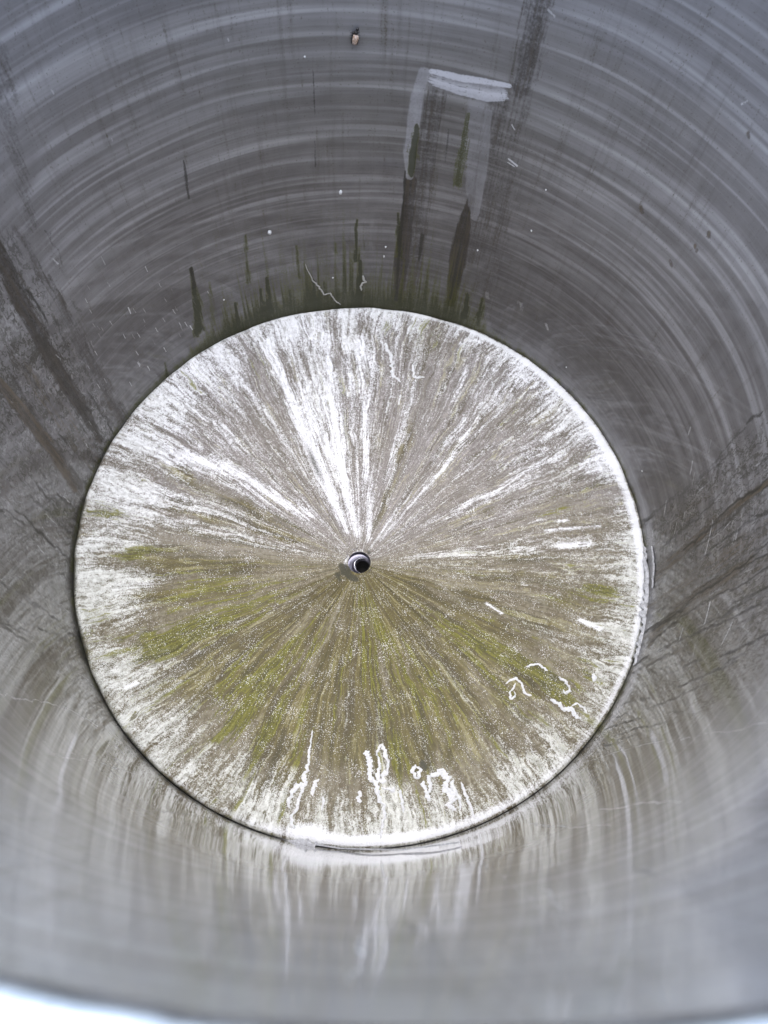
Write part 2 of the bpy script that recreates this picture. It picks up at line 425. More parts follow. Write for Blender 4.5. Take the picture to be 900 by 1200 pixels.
# silvery smear in the shape of an n
paint('smear', [(497, 93), (520, 98), (555, 106), (590, 111)], [18, 22, 20, 12], .46, .30, .12)
for k in range(9):
    q = k / 8; r0 = rs0.rand()
    paint('smear', [(503 + 8 * rs0.rand() - 4 * q, 82 + 18 * q), (540, 90 + 20 * q + rs0.rand() * 2), (575 - 4 * rs0.rand(), 97 + 21 * q), (588 + 8 * r0, 100 + 18 * q)], [2, 4, 4, 2], .62 + .42 * rs0.rand(), .5, .25)
paint('smear', [(506, 84), (540, 92), (597, 101)], [6, 9, 5], .98, .4, .12)
paint('smear', [(497, 86), (489, 112), (484, 150), (479, 180), (480, 207)], [14, 15, 15, 13, 9], .62, .25, .12)
paint('smear', [(561, 128), (558, 170), (553, 215), (556, 255)], [30, 27, 18, 8], .50, .35, .2)
paint('smear', [(572, 132), (567, 190), (558, 250)], [10, 12, 9], .56, .3, .2)
# pale scratches and splashes
for pts, w, v in [([(596, 186), (606, 194)], 2.2, .8), ([(595, 190), (603, 195)], 1.5, .7), ([(600, 146), (603, 152)], 1.6, .6), ([(642, 12), (650, 20)], 3.5, .45),
                  ([(870, 122), (876, 118)], 2.5, .5), ([(170, 312), (173, 318)], 1.5, .5), ([(640, 380), (642, 386)], 4, .4), ([(571, 343), (572, 349)], 5, .35), ([(610, 355), (612, 362)], 8, .30),
                  ([(150, 360), (153, 367)], 1.5, .6), ([(118, 300), (123, 310)], 1.5, .4), ([(60, 105), (63, 110)], 2, .4), ([(267, 45), (268, 48)], 2, .5), ([(131, 162), (132, 165)], 2, .45),
                  ([(835, 610), (826, 650)], 3, .5), ([(832, 706), (826, 730)], 3.5, .55), ([(858, 730), (846, 755)], 2.5, .5), ([(800, 737), (796, 750)], 4, .5), ([(815, 755), (806, 790)], 2.5, .4),
                  ([(780, 800), (756, 850)], 3, .35), ([(800, 790), (780, 835)], 2.5, .35)]:
    paint('pale', pts, w, v, .5, .4)
# left dark runs
paint('dark', [(-8, 285), (20, 345), (60, 420), (92, 475), (118, 515)], [20, 22, 22, 17, 9], .80, .45, .3)
paint('line', [(10, 330), (50, 405), (90, 470), (117, 512)], [2, 3, 4, 4], .42, .6, .6)
paint('brown', [(-10, 440), (30, 485), (62, 530), (88, 572)], [14, 17, 16, 12], .86, .4, .3)
paint('dark', [(16, 443), (40, 487), (72, 535), (94, 572)], [4, 10, 14, 14], .66, .5, .3)
paint('line', [(5, 455), (40, 497), (75, 548)], [2, 3, 3], .4, .6, .6)
paint('dark', [(0, 60), (6, 110), (20, 190), (36, 260)], [20, 22, 20, 16], .4, .6, .4)
rs = np.random.RandomState(3)
for k in range(26):                                # fine wandering lines on the left wall
    y0 = 560 + k * 11 + rs.randint(-5, 5); x0 = rs.randint(-5, 40)
    pts = [(x0 + i * 11, y0 + i * (7 + rs.rand() * 5) + rs.randint(-2, 3)) for i in range(rs.randint(2, 5))]
    paint('line', pts, 1.3, .22 + .22 * rs.rand(), .6, .6, wob=.006)
def runs(a0, a1, zlo, zhi, count, seed):
    q = np.random.RandomState(seed)                # crackled water runs, thin and broken, down the side of the sheet
    for k in range(count):
        u = math.radians(a0 + (a1 - a0) * q.rand()) * R
        z1 = zlo + (zhi - zlo) * q.rand() ** 1.2; ln = .025 + .12 * q.rand() ** 2
        n_ = 7; dr = 0; pt = []
        for i in range(n_):
            dr += (q.rand() - .5) * .0045
            pt.append((u + dr, max(.002, z1 - ln * i / (n_ - 1)), .00095))
        paint('line', pt, [1.0] + [1.0 + 1.6 * q.rand() for _ in range(n_ - 2)] + [.8], .20 + .46 * q.rand() ** 1.7, .6, .55, wob=.003)
        if q.rand() < .35:
            paint('pale', [(p[0] + .003, p[1], p[2]) for p in pt[1:4]], 1.6, .25 + .2 * q.rand(), .7, .5, wob=.003)
runs(-66, -128, .03, .36, 150, 5)
runs(78, 132, .03, .40, 120, 6)
for a_d, zt_, w_, v_ in [(-70, .30, 16, .5), (-82, .22, 22, .45), (-92, .20, 12, .4), (-101, .25, 18, .35), (92, .30, 16, .5), (99, .33, 22, .55), (105, .27, 14, .45), (112, .22, 18, .4), (86, .2, 14, .35)]:
    u = math.radians(a_d) * R
    paint('brown' if w_ % 4 else 'dark', [(u, zt_, .00095), (u + .004, zt_ * .6, .00095), (u + .002, .004, .00095)], [w_ * .4, w_, w_ * .8], v_, .6, .5, wob=.006)
# right hand runs
paint('brown', [(905, 560), (868, 588), (835, 615), (806, 642), (770, 672)], [10, 12, 14, 12, 16], .72, .45, .3)
paint('dark', [(806, 640), (780, 662), (758, 690)], [14, 18, 20], .55, .5, .3)
paint('brown', [(880, 655), (850, 678), (812, 700), (785, 722), (762, 752)], [14, 20, 22, 20, 18], .70, .5, .35)
for pts, w, v in [([(905, 556), (880, 577), (852, 595), (826, 625), (800, 645)], 2.2, .75), ([(878, 588), (855, 603), (830, 622)], 1.4, .45),
                  ([(905, 610), (870, 630), (838, 645), (815, 657)], 1.6, .62), ([(905, 600), (893, 604), (878, 602)], 1.6, .6),
                  ([(905, 632), (872, 660), (845, 680), (815, 697), (800, 715), (765, 738)], 2.2, .8), ([(905, 650), (885, 655), (868, 668)], 2, .7), ([(905, 640), (880, 645)], 2.4, .55),
                  ([(905, 662), (870, 685), (845, 695), (815, 712), (790, 730), (758, 758)], 1.8, .7), ([(905, 692), (870, 708), (850, 720), (838, 730)], 1.4, .55),
                  ([(896, 598), (880, 620), (872, 645), (867, 670)], 1.8, .5), ([(822, 606), (800, 615), (797, 617)], 1.5, .5), ([(905, 540), (860, 566), (830, 590)], 1.4, .45),
                  ([(900, 515), (858, 548), (800, 580)], 1.2, .35), ([(850, 530), (820, 560), (780, 590), (752, 610)], 1.3, .38), ([(790, 585), (765, 600), (752, 612)], 2, .45),
                  ([(905, 800), (850, 815), (790, 845), (740, 870)], 1.3, .34), ([(905, 838), (840, 850), (780, 875)], 1.2, .3), ([(905, 900), (860, 912), (800, 918)], 1.2, .3), ([(900, 1040), (850, 1048), (800, 1032), (750, 1020)], 1.6, .42), ([(900, 1075), (860, 1090), (790, 1075)], 3, .3)]:
    paint('line', pts, w, v, .6, .55, wob=.004)
for pts, w, v in [([(-5, 812), (50, 822), (85, 832), (115, 850)], 1.5, .42), ([(60, 884), (110, 892), (160, 908)], 1.4, .38), ([(0, 838), (70, 880), (140, 890)], 1.2, .3),
                  ([(690, 892), (740, 876), (790, 868), (905, 848)], 1.4, .36), ([(620, 966), (660, 970), (720, 968)], 1.6, .42), ([(700, 950), (760, 942), (800, 940)], 1.6, .42), ([(740, 850), (800, 832), (905, 808)], 1.2, .3),
                  ([(560, 1010), (610, 1040), (650, 1075), (690, 1110)], 2.5, .3), ([(640, 1040), (670, 1075)], 3, .32), ([(418, 1090), (414, 1150)], 4, .34)]:
    paint('pale', pts, w * 1.3, v * 1.35, .7, .6, wob=.004)  # reflections of etched lines in the near wall, painted as thin pale strokes
for pts, w, v in [([(0, 900), (60, 930), (170, 950), (260, 960)], 1.6, .36), ([(0, 955), (90, 965), (200, 962)], 1.5, .34), ([(0, 1010), (60, 1015), (120, 1000)], 4, .28), ([(265, 1100), (260, 1150)], 8, .26), ([(366, 1105), (363, 1150)], 7, .26),
                  ([(488, 1085), (495, 1120)], 8, .3), ([(745, 1015), (790, 1035), (830, 1045)], 3, .36), ([(690, 1060), (760, 1095), (800, 1130)], 6, .24)]:
    paint('line', pts, w, v, .7, .6, wob=.004)  # dark reflected lines and drips on the near wall, painted in
# brown specks on the right
for p in [(831, 273), (815, 288), (786, 306), (877, 156), (752, 243)]:
    paint('brown', [p, (p[0] + 1, p[1] + 5)], 5, .8, .5, .3)
# paler vertical ticks on the right wall
for k in range(26):
    x = 775 + rs.rand() * 100; y = 500 + rs.rand() * 160
    paint('pale', [(x, y), (x - 3, y + 8 + rs.rand() * 12)], 1.6 + 1.6 * rs.rand(), .30 + .15 * rs.rand(), .7, .3)
for k in range(80):                               # short bright nicks on the left
    x = 95 + rs.rand() * 150; y = 330 + rs.rand() * 190
    if (x - 420) ** 2 + (y - 675) ** 2 < 345 ** 2: continue
    paint('pale', [(x, y), (x + 3, y + 5)], 1.1, .35 + .25 * rs.rand(), .7, .3)

f = lambda k: np.clip(layers[k], 0, 1).ravel()
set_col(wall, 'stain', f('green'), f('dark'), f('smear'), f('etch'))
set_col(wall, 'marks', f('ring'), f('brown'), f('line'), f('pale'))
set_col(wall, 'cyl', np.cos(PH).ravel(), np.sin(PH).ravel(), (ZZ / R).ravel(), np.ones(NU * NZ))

# ---- outside of the drum and its rolled rim
lathe('outer_shell', [(R + .0045, H - .003), (R + .0035, H - .012), (R + .0035, H * .66), (R + .008, H * .655), (R + .008, H * .645), (R + .0035, H * .64), (R + .0035, H * .34), (R + .008, H * .335), (R + .008, H * .325), (R + .0035, H * .32),
                      (R + .0035, -.115), (R + .0015, -.115), (R + .0015, -.015)], M_OUT, drum)
rb = .0042
lathe('rim', [(R + rb - .0004 + rb * math.cos(a), H + .0005 + rb * math.sin(a)) for a in np.linspace(-PI * .98, PI * .98, 22)] , M_RIM, drum, 512)
ro_ = bpy.data.objects['rim']; rv = np.empty(len(ro_.data.vertices) * 3, np.float32); ro_.data.vertices.foreach_get('co', rv); rv = rv.reshape(-1, 3)
rv[:, 2] += bend(np.arctan2(rv[:, 0], rv[:, 1])); ro_.data.vertices.foreach_set('co', rv.ravel())

# ---- dished floor, straight generators from the drain to the edge
NT_, NS = 1800, 300
th = np.arange(NT_) / NT_ * 2 * PI
ex = np.stack([np.sin(th), np.cos(th)], -1)
bb = ex @ AP
Ledge = -bb + np.sqrt(bb * bb - (AP @ AP - (R - .0006) ** 2))
s0 = .0135
rr = s0 + (Ledge[:, None] - s0) * (np.linspace(0, 1, NS) ** .85)[None, :]
X = AP[0] + ex[:, 0:1] * rr; Y = AP[1] + ex[:, 1:2] * rr
Sn = rr / Ledge[:, None]
gap = np.maximum(R - np.hypot(X, Y), 0)
adiff_ = lambda e, a: ((np.degrees(np.arctan2(e[:, 0], e[:, 1])) - a + 180) % 360 - 180)[:, None]
wv = vnoise2(ex[:, 0] * 14 + 90, ex[:, 1] * 14 + 90, 15)[:, None] - .5; wv2 = vnoise2(ex[:, 0] * 50 + 90, ex[:, 1] * 50 + 90, 16)[:, None] - .5
lipw = .0095 + .0045 * wv + .0016 * wv2
lip = np.clip(1 - gap / lipw, 0, 1)
dep = np.clip(.0080 + .0035 * wv - .0045 * np.exp(-(adiff_(ex, 60) / 45) ** 2), .0028, .0115)
Zf = -DROP * (1 - Sn) - dep * (1 - np.sqrt(np.maximum(1 - lip ** 2, 0)))
Zf += .0011 * (vnoise2(X * 25 + 50, Y * 25 + 50, 8) - .5) * sstep(0, .03, gap) * sstep(.0, .03, rr - s0)
floor = mesh_np('base_plate', np.stack([X, Y, Zf], -1).reshape(-1, 3), grid_quads(NT_, NS)[:, ::-1], M_FLOOR, drum)

# stains are placed in floor metres around the drain: angle (deg, 0 = far wall, 90 = right) and share of the way to the edge
A = np.degrees(np.arctan2(X - AP[0], Y - AP[1]))
def adiff(a): return (A - a + 180) % 360 - 180
white = np.zeros_like(X); green = np.zeros_like(X); brown = np.zeros_like(X); dark = np.zeros_like(X); grey = np.zeros_like(X); pure = np.zeros_like(X)
low1 = vnoise2(X * 22 + 60, Y * 22 + 60, 9); low2 = vnoise2(X * 55 + 60, Y * 55 + 60, 10)
ANG = np.radians(A)
seg = lambda fa, fr, sd_, wl=.0: vnoise2(np.cos(ANG + wl * low2) * fa + 200 + 3 * Sn * fr / 9, np.sin(ANG + wl * low2) * fa + 200 + Sn * fr, sd_)
run1 = seg(9, 1.6, 91, .10); run2 = seg(20, 2.6, 92, .06); run3 = seg(44, 4.0, 93, .03)      # dirt that gathered along single runs
white += .40 * (run2 - .5) + .28 * (run3 - .5) + .25 * (run1 - .5)
brown += .75 * (seg(15, 2.2, 94, .08) - .5) + .4 * (low1 - .5)
def pol(px, py):
    x, y, z, s = floor_at(px, py)
    a = math.degrees(math.atan2(x - AP[0], y - AP[1])); r = math.hypot(x - AP[0], y - AP[1])
    return a, r, x, y, s
def blob(px, py, wt, wr, v):
    """a patch wt across and wr along the radius, in picture pixels"""
    a, r, x, y, s = pol(px, py)
    d = math.radians(a)
    along = (X - x) * math.sin(d) + (Y - y) * math.cos(d); acr = (X - x) * math.cos(d) - (Y - y) * math.sin(d)
    return v * np.exp(-(acr / (wt * s)) ** 2 - (along / (wr * s)) ** 2)
def stroke(pts, w, v):
    out = np.zeros_like(X)
    P = [floor_at(*p) for p in pts]
    if not isinstance(w, (list, tuple)): w = [w] * len(P)
    for k in range(len(P) - 1):
        ax, ay, bx, by = P[k][0], P[k][1], P[k + 1][0], P[k + 1][1]
        dx, dy = bx - ax, by - ay
        t = np.clip(((X - ax) * dx + (Y - ay) * dy) / (dx * dx + dy * dy), 0, 1)
        d = np.hypot(X - ax - t * dx, Y - ay - t * dy)
        h = (w[k] * (1 - t) + w[k + 1] * t) * P[k][3] * .5
        out = np.maximum(out, v * np.exp(-(d / h) ** 2))
    return out
up = .5 + .5 * np.cos(np.radians(adiff(-5)))                       # 1 towards the far wall
grey += np.clip(sstep(.35, .8, up) * 1.0 * (.6 + .6 * low1), 0, 1)
white += .20 + .10 * sstep(.3, .9, up) - .24 * sstep(.6, .1, up) * sstep(.97, .62, Sn)
# pale outer band, broadest at lower left
wid = .095 + .17 * np.exp(-(adiff(-128) / 42) ** 2) + .10 * np.exp(-(adiff(-80) / 30) ** 2) + .06 * np.exp(-(adiff(150) / 40) ** 2)+ .06 * np.exp(-(adiff(-40) / 25) ** 2)
white += (.48 - .14 * sstep(.4, .9, up)) * sstep(1 - wid * 1.5, 1 - wid * .20, Sn + .05 * (low2 - .5))
brown += .74 * sstep(.62, .15, up) * sstep(1.0, .62, Sn) + .30 * np.exp(-(adiff(98) / 30) ** 2) * sstep(.9, .4, Sn) + .35 * np.exp(-(adiff(-80) / 18) ** 2) * sstep(.9, .6, Sn) * sstep(.1, .3, Sn)
brown += .25 * np.exp(-(adiff(12) / 10) ** 2) * sstep(.8, .2, Sn) + .2 * (low1 - .5)
for pts, w, v in [([(412, 620), (392, 540), (372, 450), (360, 390)], [14, 52, 80, 84], .26), ([(366, 606), (300, 560), (215, 500), (165, 470)], [8, 30, 50, 44], .16), ([(398, 615), (372, 545), (345, 480)], [8, 22, 22], .18), ([(433, 632), (431, 560), (428, 470), (424, 395)], [8, 12, 14, 12], .46), ([(420, 628), (404, 560), (392, 480), (383, 395)], [7, 13, 13, 9], .52), ([(406, 622), (380, 560), (362, 520), (330, 440), (312, 400)], [7, 17, 15, 12, 9], .52),
                  ([(362, 604), (310, 574), (262, 548), (220, 530)], [10, 15, 19, 16], .52), ([(262, 550), (190, 525), (140, 510)], [14, 14, 16], .26), ([(395, 540), (368, 500), (350, 450)], [12, 12, 8], .35),
                  ([(446, 632), (500, 570), (560, 505), (628, 450)], [4, 5, 5, 4], .30), ([(455, 640), (520, 600), (610, 565), (690, 540)], [5, 7, 6, 5], .22), ([(470, 652), (520, 648), (570, 640)], [6, 9, 7], .30),
                  ([(520, 500), (545, 440), (560, 400)], [5, 7, 6], .26), ([(640, 622), (702, 616)], 5, .5), ([(655, 640), (690, 637)], 6, .55), ([(600, 645), (690, 630)], [5, 8], .2), ([(620, 613), (636, 608)], 4, .4), ([(655, 611), (666, 610)], 4, .5),
                  ([(570, 707), (588, 719)], 4, .55), ([(680, 727), (703, 737)], 5, .6), ([(612, 684), (655, 697)], 4, .36), ([(540, 515), (551, 503)], 4, .4), ([(535, 560), (560, 545)], 4, .25),
                  ([(420, 690), (412, 760), (400, 800)], [6, 10, 6], .22), ([(398, 700), (385, 790)], [5, 8], .22), ([(330, 760), (355, 735)], [5, 7], .3), ([(200, 800), (260, 765)], [10, 6], .2),
                  ([(465, 730), (478, 770)], 4, .28), ([(600, 830), (625, 880)], 9, .22), ([(515, 800), (530, 840)], 5, .25), ([(230, 752), (232, 765)], 12, .22), ([(140, 690), (200, 680)], [16, 8], .12), ([(385, 395), (420, 405), (445, 430)], [16, 22, 12], .3),
                  ([(590, 770), (600, 790)], 5, .2), ([(408, 653), (404, 660), (405, 666)], 3, .8), ([(414, 648), (424, 645)], 2.5, .6), ([(148, 806), (160, 801)], 4, .6)]:  # the tiny strokes right beside the drain are glints painted white
    st_ = stroke(pts, w, v * 1.0); white += st_; pure += st_ * 2.0
for px, py, wt, wr, v in [(275, 850, 13, 40, .75), (320, 845, 9, 40, .55), (215, 745, 20, 60, .50), (300, 695, 16, 70, .42), (432, 735, 16, 70, .48), (445, 820, 9, 55, .42), (500, 800, 22, 60, .34), (640, 790, 12, 30, .62), (700, 690, 12, 24, .6),
                          (160, 652, 12, 26, .6), (125, 600, 9, 25, .5), (110, 720, 7, 26, .6), (300, 430, 6, 20, .42), (225, 450, 10, 22, .3), (640, 600, 14, 40, .25), (465, 900, 7, 40, .55), (350, 860, 10, 40, .45), (570, 760, 10, 60, .30),
                          (270, 800, 14, 50, .45), (690, 785, 12, 18, .5), (650, 815, 8, 22, .45), (500, 385, 16, 16, .25), (225, 690, 16, 70, .34), (150, 560, 12, 22, .35), (400, 870, 10, 30, .35), (330, 770, 8, 60, .40), (700, 850, 8, 12, .3), (455, 385, 8, 14, .3), (560, 860, 14, 40, .3)]:
    green += blob(px, py, wt, wr, v)
green += .13 * sstep(.66, .15, up) * sstep(.10, .35, Sn) * sstep(1.0, .75, Sn) * (.3 + .9 * low1) + .0
green += (.62 * (seg(17, 2.4, 95, .08) - .54) + .60 * (seg(40, 5, 96, .04) - .5)) * sstep(.75, .3, up) * sstep(.12, .4, Sn)
green *= np.where(green > 0, 1.2, 1)
for px, py, wt, wr, v in [(496, 897, 5, 7, 1.1), (492, 793, 2.5, 3, .8), (420, 790, 4, 6, .3), (370, 545, 7, 42, .62), (445, 668, 10, 5, .2), (340, 612, 12, 12, .2), (130, 655, 7, 30, .22), (150, 685, 6, 14, .35), (420, 700, 6, 20, .35), (405, 668, 6, 6, 1.6), (399, 662, 4, 5, .6), (413, 677, 7, 4, 1.6), (432, 647, 5, 4, .7), (395, 673, 5, 4, .7), (398, 680, 5, 4, .6), (436, 655, 3, 4, .5), (302, 702, 4, 10, .3)]:
    dark += blob(px, py, wt, wr, v)
# dark growth in the corner on the left, lower left and far side
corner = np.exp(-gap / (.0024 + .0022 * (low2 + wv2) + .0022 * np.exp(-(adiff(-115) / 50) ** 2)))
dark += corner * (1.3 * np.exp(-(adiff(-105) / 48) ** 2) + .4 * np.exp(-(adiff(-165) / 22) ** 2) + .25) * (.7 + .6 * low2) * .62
ew = .0055 + .0038 * np.exp(-(adiff(62) / 42) ** 2) + .003 * np.exp(-(adiff(165) / 40) ** 2)
edge = sstep(ew * 2.2, ew * .6, gap) * sstep(.0012, .004, gap) * np.clip(.35 + .75 * np.exp(-(adiff(60) / 62) ** 2) + .45 * np.exp(-(adiff(170) / 30) ** 2) + .25 * np.exp(-(adiff(-30) / 25) ** 2) - .5 * np.exp(-(adiff(-100) / 35) ** 2), 0, 1) * (.75 + .5 * low2)
brown += .5 * np.exp(-gap / .004) * sstep(.35, .7, low1)
edge += blob(365, 972, 26, 9, .7) + blob(440, 982, 60, 4, .4)
fl = lambda a: np.clip(a, 0, 1.6).ravel()
set_col(floor, 'stain', fl(white), fl(green), fl(brown), fl(dark))
set_col(floor, 'stain_more', fl(edge), fl(grey), fl(pure), np.zeros(X.size))
set_col(floor, 'polar', np.repeat(ex[:, 1], NS), np.repeat(ex[:, 0], NS), Sn.ravel(), np.ones(X.size))

# ---- drain: a countersunk socket with an off-centre outlet
drain = lathe('drain_socket', [(.0180, -DROP + .0038), (.0160, -DROP + .0026), (.0148, -DROP - .001), (.0142, -DROP - .0075), (.0138, -DROP - .0085)], M_DRAIN, floor, 96, AP[0], AP[1], True)
dv = np.empty(len(drain.data.vertices) * 3, np.float32); drain.data.vertices.foreach_get('co', dv); dv = dv.reshape(-1, 3)
da = np.arctan2(dv[:, 0] - AP[0], dv[:, 1] - AP[1]); dk = 1 + .30 * (vnoise2(np.cos(da) * 3 + 20, np.sin(da) * 3 + 20, 17) - .5) * (dv[:, 2] > -DROP - .002)
dv[:, 0] = AP[0] + (dv[:, 0] - AP[0]) * dk; dv[:, 1] = AP[1] + (dv[:, 1] - AP[1]) * dk
drain.data.vertices.foreach_set('co', dv.ravel())
# socket floor with the outlet cut towards the right
n_ = 96; a_ = np.arange(n_) / n_ * 2 * PI
ox, oy, orad = AP[0] + .0044, AP[1] - .0006, .0085
ring_o = np.stack([AP[0] + .0139 * np.sin(a_), AP[1] + .0139 * np.cos(a_), np.full(n_, -DROP - .0084)], -1)
ring_i = np.stack([ox + orad * np.sin(a_), oy + orad * np.cos(a_), np.full(n_, -DROP - .0098)], -1)
ring_b = np.stack([ox + orad * .97 * np.sin(a_), oy + orad * .97 * np.cos(a_), np.full(n_, -DROP - .013)], -1)
vv = np.stack([ring_o, ring_i, ring_b], 1).reshape(-1, 3)
mesh_np('socket_floor', vv, grid_quads(n_, 3), M_DRAIN, floor)
rag = 1 + .16 * (vnoise1(a_ / (2 * PI) * 9, 81, 9) - .5) * 2
lipv = []
for i in range(n_):
    a = a_[i]; wl = max(0.05, math.cos(a - math.radians(-62))) ** .8       # bent lip left of the outlet, coloured bright for the lit socket wall
    for q in range(9):
        b = q / 8 * PI
        rad = orad * 1.03 + (.0026 * wl * rag[i]) * (1 - math.cos(b)) * .5
        lipv.append((ox + rad * math.sin(a), oy + rad * math.cos(a), -DROP - .0085 + .0045 * wl * rag[i] * math.sin(b)))
mesh_np('outlet_lip', np.array(lipv), grid_quads(n_, 9), M_LIP, floor)
lathe('outlet_pipe', [(orad * .97, -DROP - .0125), (orad * .97, -DROP - .040), (.0004, -DROP - .040)], M_BLACK, floor, 64, ox, oy, True)  # black sides and cap stand in for the darkness down the pipe

# ---- raised crust trails on the floor
def ribbon(name, pts, w, mat, parent, at, height=.0006, ragged=.5, seed=0):
    rs_ = np.random.RandomState(seed)
    if not isinstance(w, (list, tuple)): w = [w] * len(pts)
    Q = [at(*p) for p in pts]
    xs, ws = [], []
    for k in range(len(Q) - 1):
        a, b = np.array(Q[k][:3]), np.array(Q[k + 1][:3])
        m = max(2, int(np.linalg.norm(b - a) / .0009))
        for i in range(m + (1 if k == len(Q) - 2 else 0)):
            t = i / m; xs.append(a * (1 - t) + b * t); ws.append((w[k] * (1 - t) + w[k + 1] * t) * Q[k][3] * .50)
    xs = np.array(xs); ws = np.array(ws); n = len(xs)
    tt = np.arange(n)
    tan = np.gradient(xs, axis=0); tan /= np.linalg.norm(tan, axis=1)[:, None] + 1e-9
    nrm = np.array([normal_of(p) for p in xs])
    side = np.cross(nrm, tan); side /= np.linalg.norm(side, axis=1)[:, None] + 1e-9
    j1 = vnoise1(tt * .8 + 100 * seed, 61) - .5; j2 = vnoise1(tt * .8 + 100 * seed, 62) - .5; j3 = vnoise1(tt * .25 + 100 * seed, 63) - .5
    endt = np.minimum(1, np.minimum(tt + .6, n - tt - .4) / 2.5)
    c = xs + side * (j3 * ws * 1.6)[:, None]
    wl = ws * (1 + ragged * 2 * j1) * endt; wr = ws * (1 + ragged * 2 * j2) * endt
    V = np.stack([c - side * wl[:, None] + nrm * .0001, c - side * (wl * .6)[:, None] + nrm * height, c + side * (wr * .6)[:, None] + nrm * height, c + side * wr[:, None] + nrm * .0001], 1)
    V[:, 1:3] += nrm[:, None, :] * (rs_.rand(n, 2)[:, :, None] - .3) * height * .7 * ragged
    return mesh_np(name, V.reshape(-1, 3), grid_quads(n, 4, False), mat, parent)

def normal_of(p):
    if p[2] > .008 or math.hypot(p[0], p[1]) > R - .0005:
        r = math.hypot(p[0], p[1]); return np.array([-p[0] / r, -p[1] / r, 0])
    dx, dy = p[0] - AP[0], p[1] - AP[1]; r = math.hypot(dx, dy); k = DROP / R
    v = np.array([-dx / r * k, -dy / r * k, 1.0]); return v / np.linalg.norm(v)

def on_floor(px, py):
    x, y, z, s = floor_at(px, py)
    g = R - math.hypot(x, y)
    return x, y, z - .0105 * (1 - math.sqrt(max(0, 1 - max(0, 1 - g / .0105) ** 2))) + .0004, s
def on_wall(px, py):
    u, z, s = wall_at(px, py); a = u / R
    return (R - .0006) * math.sin(a), (R - .0006) * math.cos(a), z, s

Z1 = lambda L: [(320 + x / 3.6, 850 + y / 3.6) for x, y in L]
Z2 = lambda L: [(560 + x / 4.286, 740 + y / 4.286) for x, y in L]
Z4 = lambda L: [(450 + x / 2, 350 + y / 2) for x, y in L]
trails = [
    (Z1([(395, 105), (410, 150), (405, 200), (425, 240), (440, 270), (450, 310), (465, 340), (470, 390), (455, 430), (450, 480)]), [6, 6, 5, 6, 5, 5, 3.5, 3, 3, 2]),
    (Z1([(435, 130), (445, 95), (460, 85), (480, 130), (485, 160), (480, 210)]), [2, 3, 3.5, 4, 3, 1.5]),
    (Z1([(440, 130), (450, 180), (440, 210), (460, 230), (475, 205), (455, 203)]), [2, 3, 5, 5, 5, 4]),
    (Z1([(455, 260), (480, 265), (500, 275), (515, 262)]), [2, 2.5, 4, 3]),
    (Z1([(540, 270), (545, 320), (550, 370)]), [3, 3, 1.5]),
    (Z1([(165, 20), (155, 90), (150, 160), (135, 210), (130, 245), (95, 260), (75, 290), (65, 350)]), [1.5, 2, 3, 4, 7, 5, 4, 3]),
    (Z1([(122, 255), (115, 300), (100, 350), (80, 380), (75, 420), (95, 435)]), [4, 3, 4, 3, 3, 2]),
    (Z1([(190, 225), (175, 260), (168, 300)]), [4, 5, 2]),
    (Z1([(215, 300), (210, 330), (205, 360)]), [3, 2.5, 1.5]),
    (Z1([(365, 275), (360, 300), (362, 330)]), [4, 5, 4]),
    (Z1([(600, 165), (590, 190), (600, 215), (612, 220), (618, 190), (604, 172)]), [4, 4, 4, 3, 4, 3]),
    (Z1([(632, 235), (640, 270), (655, 300), (665, 320)]), [5, 5, 6, 3]),
    (Z1([(658, 285), (660, 225), (680, 205), (712, 195), (725, 230), (740, 290), (755, 340), (770, 360)]), [4, 4, 5, 7, 8, 9, 8, 4]),
    (Z1([(755, 230), (765, 270), (785, 310), (790, 360)]), [5, 4, 3, 2]),
    (Z1([(790, 240), (815, 300), (840, 370), (850, 395)]), [2.5, 3, 2.5, 2]),
    (Z2([(240, 180), (265, 168), (300, 165), (330, 180), (350, 200)]), [2, 2.2, 2, 3, 2]),
    (Z2([(140, 265), (165, 245), (195, 230), (220, 265), (235, 310), (270, 325)]), [2, 2.5, 3, 2.5, 2.5, 2]),
    (Z2([(190, 260), (165, 300), (165, 335), (190, 330), (180, 300)]), [2, 2, 2.5, 2, 1.5]),
    (Z2([(405, 230), (440, 245), (455, 280), (465, 300), (440, 310), (425, 295)]), [3, 3, 2.5, 3, 3, 2]),
    (Z2([(370, 335), (400, 365), (430, 385), (460, 395), (490, 415), (520, 440)]), [4, 5, 5, 6, 5, 3]),
    (Z2([(470, 375), (500, 362), (530, 385), (550, 410)]), [2, 2.2, 2.5, 2]),
    (Z2([(588, 215), (580, 235), (574, 250)]), [4, 5, 4]),
    (Z4([(0, 105), (20, 150), (20, 180), (40, 195)]), [4, 4, 3, 2]),
    (Z4([(65, 155), (70, 185), (95, 185)]), [2.5, 2.5, 2]),
    (Z4([(38, 225), (36, 250)]), [2, 2]),
]
for i, (pts, w) in enumerate(trails):
    ribbon('crust_trail', pts, w, M_CRUST, floor, on_floor, .0009, .6, i + 1)

ribbon('mineral_trail', [(180 + x / 3.214, 200 + y / 3.214) for x, y in [(570, 350), (595, 405), (625, 440), (640, 465), (665, 460), (680, 485), (705, 503)]], [.8, 1.3, 2.2, 1.6, 1.8, 1.4, 1.2], M_TRAIL, wall, on_wall, .0005, .3, 50)
ribbon('mineral_trail', [(425, 322), (427, 330), (422, 335), (424, 340)], [2, 3, 2, 2], M_TRAIL, wall, on_wall, .0005, .4, 51)
